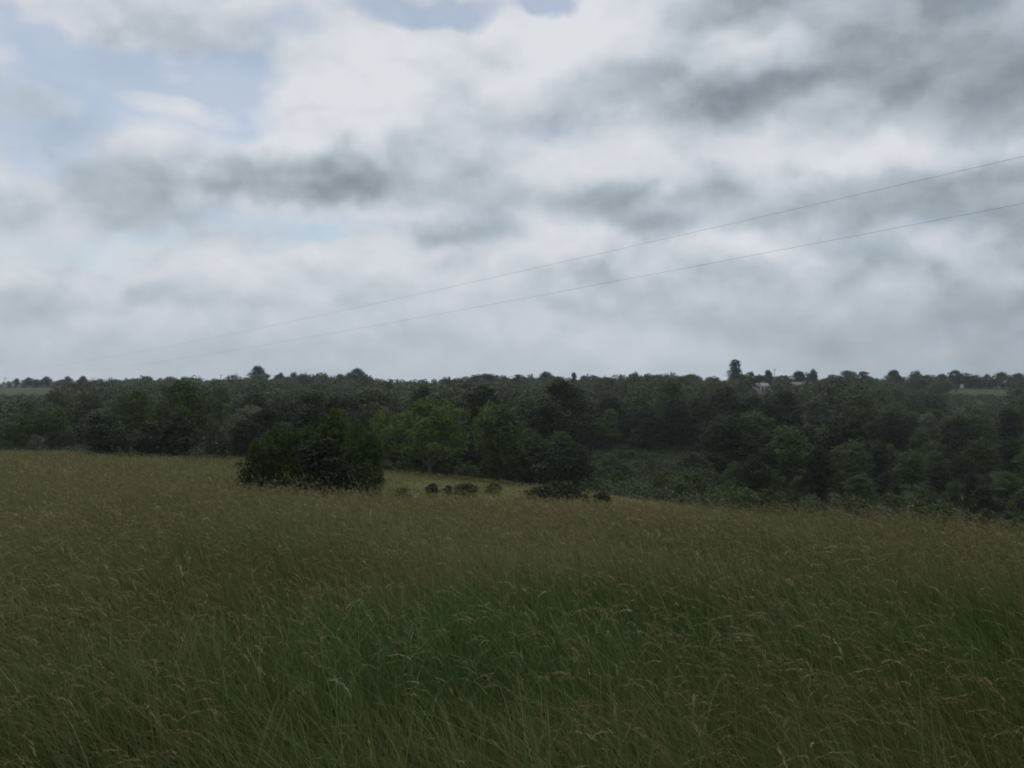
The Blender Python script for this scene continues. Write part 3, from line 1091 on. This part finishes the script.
def wood_allowed(px, d, r):
    if r < meadow_edge(px) + 6:
        return False
    if in_left_field(px, d) or in_right_field(px, d) or in_yard(px, d):
        return False
    if 572 < px < 722 and d < 178:
        return False
    if px < 242 and d < 185:
        return False
    if 745 < px < 822 and 430 < d < 480:
        return False
    return True


def height_cap(px, d, x, y):
    top = EYE + (384 - float(np.interp(px, SKY_PX, SKY_Y))) / F * d
    for a, b, dd, yy in ((-99, 56, 440, 399), (936, 1016, 405, 404), (746, 778, 450, 392), (784, 812, 455, 386)):
        if a < px < b and d < dd:
            top = min(top, EYE + (384 - yy) / F * d)
    return top - float(ground(x, y))


ZONES = [(90, "behind the meadow's left end"), (240, "behind the left cedars"), (390, "behind the big thicket"),
         (500, "behind the spreading tree"), (590, "behind the round-capped cedar"), (700, "above the open scrub slope"),
         (785, "below the white house"), (860, "below the grey-roofed house"), (940, "left of the far green field"),
         (9999, "below the green field")]
ROWS = [(135, "at the front"), (165, "low down"), (200, "midway up"), (9999, "high up")]
WORD = {"fresh": "fresh green", "dark": "dark green", "mid": "mid green", "olive": "olive green", "grey": "greyish", "bright": "bright green"}
rngw = np.random.default_rng(77)
spots = []
KP = np.array(PLANTED)
SP = np.zeros((5000, 2))
tries = 0
while len(spots) < 3900 and tries < 90000:
    tries += 1
    d = math.sqrt(rngw.uniform(92 ** 2, 640 ** 2))
    px = rngw.uniform(-170, 1194)
    if d > 570 and px > 130:
        continue
    x, y = at(px, d)
    r = math.hypot(x, y)
    if not wood_allowed(px, d, r):
        continue
    sp = 5.8 if d < 240 else 7.4
    if ((x - KP[:, 0]) ** 2 + (y - KP[:, 1]) ** 2 < (sp * .5 + KP[:, 2] * .28) ** 2).any():
        continue
    if len(spots) and ((x - SP[:len(spots), 0]) ** 2 + (y - SP[:len(spots), 1]) ** 2 < sp ** 2).any():
        continue
    SP[len(spots)] = (x, y)
    spots.append((x, y, px, d))
near = sorted([s for s in spots if s[3] < 235 and -60 < s[2] < 1084], key=lambda s: s[3])[:232]
nearset = set(id(s) for s in near)
rest = [s for s in spots if id(s) not in nearset]
print("wood", len(spots), "single", len(near))
pend = []
for (x, y, px, d) in near:
    rightlow = px > 860
    hmax = height_cap(px, d, x, y)
    kd = rngw.choice(["broad", "rounded", "tall"], p=[.35, .45, .2])
    h = {"broad": 9.0, "rounded": 9.5, "tall": 11.5}[kd] * rngw.uniform(.72, 1.3)
    if d < 125:
        h *= .7
    if px > 700 and d < 165:
        h *= .78
    if rightlow:
        h *= .72
    h = min(h, max(hmax, 2.5))
    w = h * {"broad": .98, "rounded": .8, "tall": .58}[kd] * rngw.uniform(.95, 1.4)
    q = float(fbm(x, y, 91, 40))
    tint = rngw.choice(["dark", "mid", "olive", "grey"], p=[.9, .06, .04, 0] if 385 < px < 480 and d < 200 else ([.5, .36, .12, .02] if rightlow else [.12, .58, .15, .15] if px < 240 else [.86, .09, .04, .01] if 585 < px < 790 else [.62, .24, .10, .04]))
    zone = next(t for lim, t in ZONES if px < lim)
    row = next(t for lim, t in ROWS if d < lim)
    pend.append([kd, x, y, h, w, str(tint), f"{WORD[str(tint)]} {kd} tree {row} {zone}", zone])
# low shrubs along the wood's foot and over the scrub slope
scrubs = []
tries = 0
while len(scrubs) < 175 and tries < 5000:
    tries += 1
    if rngw.uniform() < .5:
        px, d, zone = rngw.uniform(590, 702), rngw.uniform(96, 168), "on the open scrub slope"
    elif rngw.uniform() < .55:
        px, d, zone = rngw.uniform(700, 1040), rngw.uniform(80, 150), "in the hollow beyond the brow"
    else:
        px, zone = rngw.uniform(385, 600), "along the wood's foot by the meadow strip"
        d = float(meadow_edge(px)) + rngw.uniform(4, 9)
    x, y = at(px, d)
    if any((x - a) ** 2 + (y - b) ** 2 < 2.0 ** 2 for a, b, *_ in scrubs):
        continue
    if math.hypot(x, y) < meadow_edge(px) + 3:
        continue
    scrubs.append((x, y))
    h = rngw.uniform(1.1, 2.6) * (rngw.choice([.5, .75, 1.2]) if "slope" in zone else 1)
    tint = rngw.choice(["mid", "olive", "dark", "grey"], p=[.5, .2, .22, .08])
    rowt = "nearer" if d < (125 if "slope" in zone else 105) else "farther"
    if "foot" in zone:
        rowt = "low"
        tint = "dark" if tint == "grey" else tint
    pend.append(["scrub", x, y, h, h * rngw.uniform(1.1, 1.9), str(tint), f"{WORD[str(tint)]} {rowt} shrub {zone}", zone])
by = {}
for p_ in pend:
    by.setdefault(p_[6], []).append(p_)
ORD = ["leftmost", "second from left", "third from left", "fourth from left", "fifth from left", "sixth from left", "seventh from left",
       "eighth from left", "ninth from left", "tenth from left", "eleventh from left", "twelfth from left", "thirteenth from left"]
for lab, mem in by.items():
    mem.sort(key=lambda m: m[1] / m[2])
    for k, m in enumerate(mem):
        if len(mem) == 2:
            m[6] = lab + (", the left one" if k == 0 else ", the right one")
        elif len(mem) > 2:
            m[6] = lab + ", " + ("rightmost" if k == len(mem) - 1 else ORD[min(k, 12)])
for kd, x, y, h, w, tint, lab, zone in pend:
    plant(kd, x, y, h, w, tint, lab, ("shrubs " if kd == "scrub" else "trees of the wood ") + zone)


def far_wood():
    """everything beyond the single trees reads as one mass of crowns climbing the ridge"""
    rng = np.random.default_rng(5)
    Vs, Qs, off = {k: [] for k in ("dark", "mid")}, {k: [] for k in ("dark", "mid")}, {"dark": 0, "mid": 0}
    src = {}
    for lod, (nl, ls) in enumerate(((1900, .42), (750, .62), (420, .85))):
        src[lod] = []
        for s in range(8):
            _, (V, Q) = make_tree(3000 + s, H=10, W=8.6, bare=.5, shape="round" if s % 2 else "dome", nclump=14, cr_=1.9, nleaf=nl, leaf=ls, limbs=3)
            src[lod].append(V)
    allV = []
    for (x, y, px, d) in rest:
        hmax = height_cap(px, d, x, y) + (float(fbm(px, 0, 83, 90)) - .5) * 6 + rng.normal(-.5, 1.5)
        h = min(rng.uniform(6.0, 12.5), hmax)
        if px > 860 and d < 405:
            h *= .72
        if h < 1.6:
            continue
        V = src[0 if d < 290 else 1 if d < 420 else 2][rng.integers(8)]
        a = rng.uniform(0, 2 * PI)
        w = np.clip(h * rng.uniform(.95, 1.6), 3.5, 15) / 8.6
        c, s = math.cos(a) * w, math.sin(a) * w
        W_ = np.stack([V[:, 0] * c - V[:, 1] * s + x, V[:, 0] * s + V[:, 1] * c + y, V[:, 2] * h / 10 + float(ground(x, y))], -1)
        allV.append((W_, h))
    V = np.concatenate([w for w, _ in allV])
    Q = np.arange(len(V)).reshape(-1, 4)
    tint = np.concatenate([np.tile(rng.uniform(.5, 1.5) * np.array([.031, .050, .015]) + np.array([rng.uniform(0, .014), rng.uniform(0, .012), 0]),
                                   (len(w_), 1)) for w_, _ in allV])
    leafv = np.repeat(rng.uniform(.85, 1.16, len(Q)), 4)[:, None]
    me = mesh_from("far_woodland", V, Q, GRASS, {"tint": tint * leafv})
    tag(link("far_woodland", me), "hazy dark green wood covering the far ridge slope", "woodland", kind="stuff")
    print("far wood", len(allV), len(Q))


far_wood()


def undergrowth():
    """brambles and saplings that hide the wood floor"""
    rng = np.random.default_rng(15)
    n_ = 20000
    d = np.sqrt(rng.uniform(84 ** 2, 430 ** 2, n_))
    px = rng.uniform(-120, 1144, n_)
    x, y = at(px, d)
    edge = meadow_edge(px)
    keep = (np.hypot(x, y) > edge + 1.5 + 3 * rng.uniform(0, 1, n_)) & ~in_left_field(px, d) & ~in_right_field(px, d) & ~in_yard(px, d)
    keep &= (d < 260) | (rng.uniform(0, 1, n_) < .5)
    d2 = np.sqrt(rng.uniform(430 ** 2, 650 ** 2, 6000))
    p2 = rng.uniform(-60, 1084, 6000)
    k2 = ~in_left_field(p2, d2) & ~in_right_field(p2, d2) & ~in_yard(p2, d2)
    x2, y2 = at(p2[k2], d2[k2])
    x, y, d = np.concatenate([x[keep], x2]), np.concatenate([y[keep], y2]), np.concatenate([d[keep], d2[k2]])
    p3, d3 = rng.uniform(575, 716, 4500), np.sqrt(rng.uniform(92 ** 2, 182 ** 2, 4500))
    x3, y3 = at(p3, d3)
    k3 = np.hypot(x3, y3) > meadow_edge(p3) + 3
    x, y, d = np.concatenate([x, x3[k3]]), np.concatenate([y, y3[k3]]), np.concatenate([d, d3[k3]])
    n_ = len(x)
    hh = rng.gamma(3, .28, n_).clip(.3, 2.2)
    hh = np.where(d > 430, hh * 1.7, hh)
    g = ground(x, y)
    k = 40
    dr = rng.normal(0, 1, (n_, k, 3))
    dr[..., 2] = np.abs(dr[..., 2])
    dr /= np.linalg.norm(dr, axis=-1, keepdims=True)
    r = rng.uniform(.5, 1.05, (n_, k, 1))
    ctr = np.stack([x, y, g], -1)[:, None] + dr * r * np.stack([hh * 1.25, hh * 1.25, hh], -1)[:, None]
    V, Q = leaf_quads(ctr.reshape(-1, 3), dr.reshape(-1, 3), np.repeat(np.where(d < 200, .26, .55), k)[:, None], rng)
    q = fbm(x, y, 71, 14)
    pxu = px_of(x, y)
    open_ = ((pxu > 575) & (pxu < 715) & (d < 180)) | ((pxu > 850) & (d < 150))
    base = np.array([.036, .056, .017])[None] * ((.5 + 1.0 * q) * np.where(open_, 1.2, 1.0))[:, None]
    C = np.repeat(base, k * 4, axis=0) * np.repeat(rng.uniform(.7, 1.35, n_ * k), 4)[:, None]
    me = mesh_from("undergrowth", V, Q, GRASS, {"tint": C})
    tag(link("undergrowth", me), "brambly green undergrowth covering the wood floor and scrub slope", "undergrowth", kind="stuff")


undergrowth()


# ------------------------------------------------------------------ bare trees
def bare_tree(px, d, top_y, spread, label, seed):
    rng = np.random.default_rng(seed)
    x, y = at(px, d)
    gz = float(ground(x, y))
    h = EYE + (384 - top_y) / F * d - gz
    root = bpy.data.objects.new("dead_tree", None)
    root.location = (x, y, gz)
    col.objects.link(root)
    t_ = MB()
    k = np.linspace(0, 1, 7)[:, None]
    trunk = np.concatenate([np.sin(k * 3 + seed) * .03 * h, np.cos(k * 3) * .02 * h, k * h * .8 - .2], 1)
    t_.tube(trunk, h * .013 * np.array([1.3, 1, .85, .7, .5, .35, .2]), 7)
    tag(link("trunk", t_.mesh("dead_trunk", GREY_BARK, True), root))
    for i in range(9):
        f = rng.uniform(.3, .95)
        st = trunk[0] * (1 - f) + trunk[-1] * f
        a = rng.uniform(0, 2 * PI)
        e = st + np.array([math.cos(a) * spread, math.sin(a) * spread, h * rng.uniform(.1, .3)]) * rng.uniform(.6, 1.1)
        kk = np.linspace(0, 1, 5)[:, None]
        b = MB()
        pts = st * (1 - kk) + e * kk + rng.normal(0, .02 * h, (5, 3)) * kk
        b.tube(pts, h * .0065 * np.array([1, .8, .6, .45, .2]), 5)
        for _ in range(4):
            s_ = pts[rng.integers(1, 5)]
            b.tube(np.array([s_, s_ + rng.normal(0, .5, 3) * spread * .5 + np.array([0, 0, .25 * spread])]), h * np.array([.005, .002]), 4)
        link("branch", b.mesh("dead_branch", GREY_BARK, True), root)
    tag(root, label, "dead tree")


bare_tree(517, 122, 413, 1.3, "bare greyish dead tree between bright yellow-green tree and dark wood", 4)
bare_tree(593, 430, 372, 2.4, "bare grey tree sticking out of the ridge wood", 9)


# ------------------------------------------------------------------ far houses
def house(name, px, d, w, dep, wall_h, roof_h, yaw, wallm, roofm, label, nwin=3, chimney=True):
    x, y = at(px, d)
    root = bpy.data.objects.new(name, None)
    root.location = (x, y, float(ground(x, y)))
    root.rotation_euler = (0, 0, yaw)
    col.objects.link(root)
    b = MB()
    b.box((0, 0, wall_h / 2 - .3), (w, dep, wall_h + .6))
    b.add([(-w / 2, -dep / 2, wall_h), (-w / 2, dep / 2, wall_h), (-w / 2, 0, wall_h + roof_h), (-w / 2, 0, wall_h + roof_h)], [(0, 1, 2, 3)][:0] or [(0, 1, 2, 3)])
    b.add([(w / 2, -dep / 2, wall_h), (w / 2, dep / 2, wall_h), (w / 2, 0, wall_h + roof_h), (w / 2, 0, wall_h + roof_h)], [(0, 1, 2, 3)])
    link("wall", b.mesh("house_wall", wallm), root)
    o_, th = .45, .14
    r = MB()
    for s in (-1, 1):
        ex, ey = w / 2 + o_, dep / 2 + o_
        drop = roof_h / (dep / 2) * o_
        P1 = [(-ex, s * ey, wall_h - drop + .02), (ex, s * ey, wall_h - drop + .02), (ex, 0, wall_h + roof_h + .02), (-ex, 0, wall_h + roof_h + .02)]
        P2 = [(a, b_, c + th) for a, b_, c in P1]
        r.add(P1 + P2, [(0, 1, 2, 3), (4, 5, 6, 7), (0, 1, 5, 4), (1, 2, 6, 5), (2, 3, 7, 6), (3, 0, 4, 7)])
    rf = link("roof", r.mesh("house_roof", roofm), root)
    if chimney:
        c = MB()
        c.box((w * .28, dep * .12, wall_h + roof_h + .25), (.6, .6, 1.3))
        link("chimney", c.mesh("house_chimney", TAN_WALL), rf)
    dr = MB()
    dr.box((-w * .05, -dep / 2 - .02, 1.05), (1.0, .08, 2.1))
    link("door", dr.mesh("house_door", DOOR_PAINT), root)
    for i in range(nwin):
        wx = (i + .5) / nwin * w - w / 2
        if abs(wx + w * .05) < 1.1:
            wx += 1.6
        fr = MB()
        for (cx, cz, sx, sz) in ((0, .65, 1.2, .1), (0, -.65, 1.2, .1), (-.55, 0, .1, 1.2), (.55, 0, .1, 1.2)):
            fr.box((wx + cx, -dep / 2 - .03, 1.6 + cz), (sx, .1, sz))
        f_ = link("window", fr.mesh("window_frame", WHITE_WALL), root)
        g = MB()
        g.box((wx, -dep / 2 - .01, 1.6), (1.0, .04, 1.2))
        link("pane", g.mesh("window_pane", WINDOW_GLASS), f_)
    tag(root, label, "house" if name != "farm_shed" else "shed")
    return root


house("house", 760, 450, 7.2, 6.5, 2.4, 1.3, .25, WHITE_WALL, PALE_ROOF, "small white house with pale roof among the ridge trees")
house("house", 799, 462, 11, 7, 2.3, 1.5, -.15, TAN_WALL, GREY_ROOF, "long grey-roofed house right of the white house on the ridge", 4)
house("house", 1004, 492, 8.0, 6, 2.4, 1.5, .4, WHITE_WALL, GREY_ROOF, "pale house behind the right end of the far green field")
house("farm_shed", 57, 602, 9.5, 7, 2.4, 1.7, -.2, WHITE_WALL, GREY_ROOF, "long low pale farm shed on the far left skyline", 2, False)

# small white tank beside the far green field
x_, y_ = at(962, 484)
root = bpy.data.objects.new("water_tank", None)
root.location = (x_, y_, float(ground(x_, y_)))
col.objects.link(root)
b = MB()
k = np.array([0, .01, .2, .5, .8, .98, 1.0])
b.tube(np.stack([0 * k, 0 * k, .1 + k * 2.2], -1), np.array([.02, .95, 1, 1, 1, .95, .02]) * .8, 16)
link("tank_body", b.mesh("tank_body", WHITE_WALL, True), root)
b = MB()
b.tube([(0, 0, 2.25), (0, 0, 2.5)], [.28, .28], 12)
b.tube([(0, 0, 2.5), (0, 0, 2.52)], [.28, .01], 12)
link("lid", b.mesh("tank_lid", GREY_ROOF, True), root)
b = MB()
b.box((0, 0, .0), (2.4, 2.4, .2))
link("base", b.mesh("tank_base", TAN_WALL), root)
tag(root, "small white tank at the left end of the far green field", "tank")


# ------------------------------------------------------------------ utility poles on the ridge and the two cables overhead
def utility_pole(px, d, top_y, label):
    x, y = at(px, d)
    gz = float(ground(x, y))
    h = EYE + (384 - top_y) / F * d - gz
    root = bpy.data.objects.new("utility_pole", None)
    root.location = (x, y, gz)
    root.rotation_euler = (0, 0, .5)
    col.objects.link(root)
    b = MB()
    b.tube([(0, 0, -.5), (0, 0, h * .5), (0, 0, h)], [.17, .15, .11], 10)
    link("pole", b.mesh("pole_shaft", POLE_WOOD, True), root)
    b = MB()
    b.box((0, -.16, h - .6), (2.4, .1, .12))
    ca = link("crossarm", b.mesh("pole_crossarm", POLE_WOOD), root)
    for sx in (-1.05, 0.5, 1.05):
        b = MB()
        b.tube([(sx, -.16, h - .53), (sx, -.16, h - .42), (sx, -.16, h - .32)], [.05, .07, .03], 8)
        link("insulator", b.mesh("insulator", PALE_BARK, True), ca)
    tag(root, label, "utility pole", "utility poles along the far ridge")


utility_pole(5, 600, 377.5, "utility pole at the far left end of the skyline")
utility_pole(94, 580, 377.5, "utility pole on the skyline right of the far farm shed")
utility_pole(221, 520, 374.5, "utility pole on the skyline left of the ball-headed ridge tree")
utility_pole(774.5, 470, 368.5, "utility pole behind the white house")


def cable(ax, ay, ad, bx, by_, bd, sag, label):
    A = np.array([(ax - 512) / F * ad, ad, EYE + (384 - ay) / F * ad])
    Bp = np.array([(bx - 512) / F * bd, bd, EYE + (384 - by_) / F * bd])
    t_ = np.linspace(0, 1, 160)[:, None] ** 1.6
    pts = A * (1 - t_) + Bp * t_
    pts[:, 2] -= sag * 4 * (t_ * (1 - t_))[:, 0]
    b = MB()
    b.tube(pts, np.full(len(pts), .0075), 6)
    o_ = link("power_cable", b.mesh("power_cable", CABLE, True))
    tag(o_, label, "cable", "two power cables crossing the sky")


cable(1150, 127, 42, -60, 372, 430, 4.2, "upper of the two thin power cables slanting across the sky")
cable(1150, 179, 42, -60, 377, 430, 4.2, "lower of the two thin power cables slanting across the sky")

# ------------------------------------------------------------------ haze: one even box of air round everything
hm = new_mat("haze_air")
n, l = hm.node_tree.nodes, hm.node_tree.links
pv = n.new("ShaderNodeVolumePrincipled")
pv.inputs["Color"].default_value = (.86, .92, 1.0, 1)
pv.inputs["Density"].default_value = 0.00016
pv.inputs["Anisotropy"].default_value = 0.2
o = n.new("ShaderNodeOutputMaterial")
l.new(pv.outputs[0], o.inputs["Volume"])
b = MB()
zlo, zhi = -24.0, 30.0
b.box((0, 0, (zlo + zhi) / 2), (3100, 3100, zhi - zlo))
hz_ = link("haze", b.mesh("haze", hm))
tag(hz_, "thin summer haze over the valley", "haze", kind="stuff")
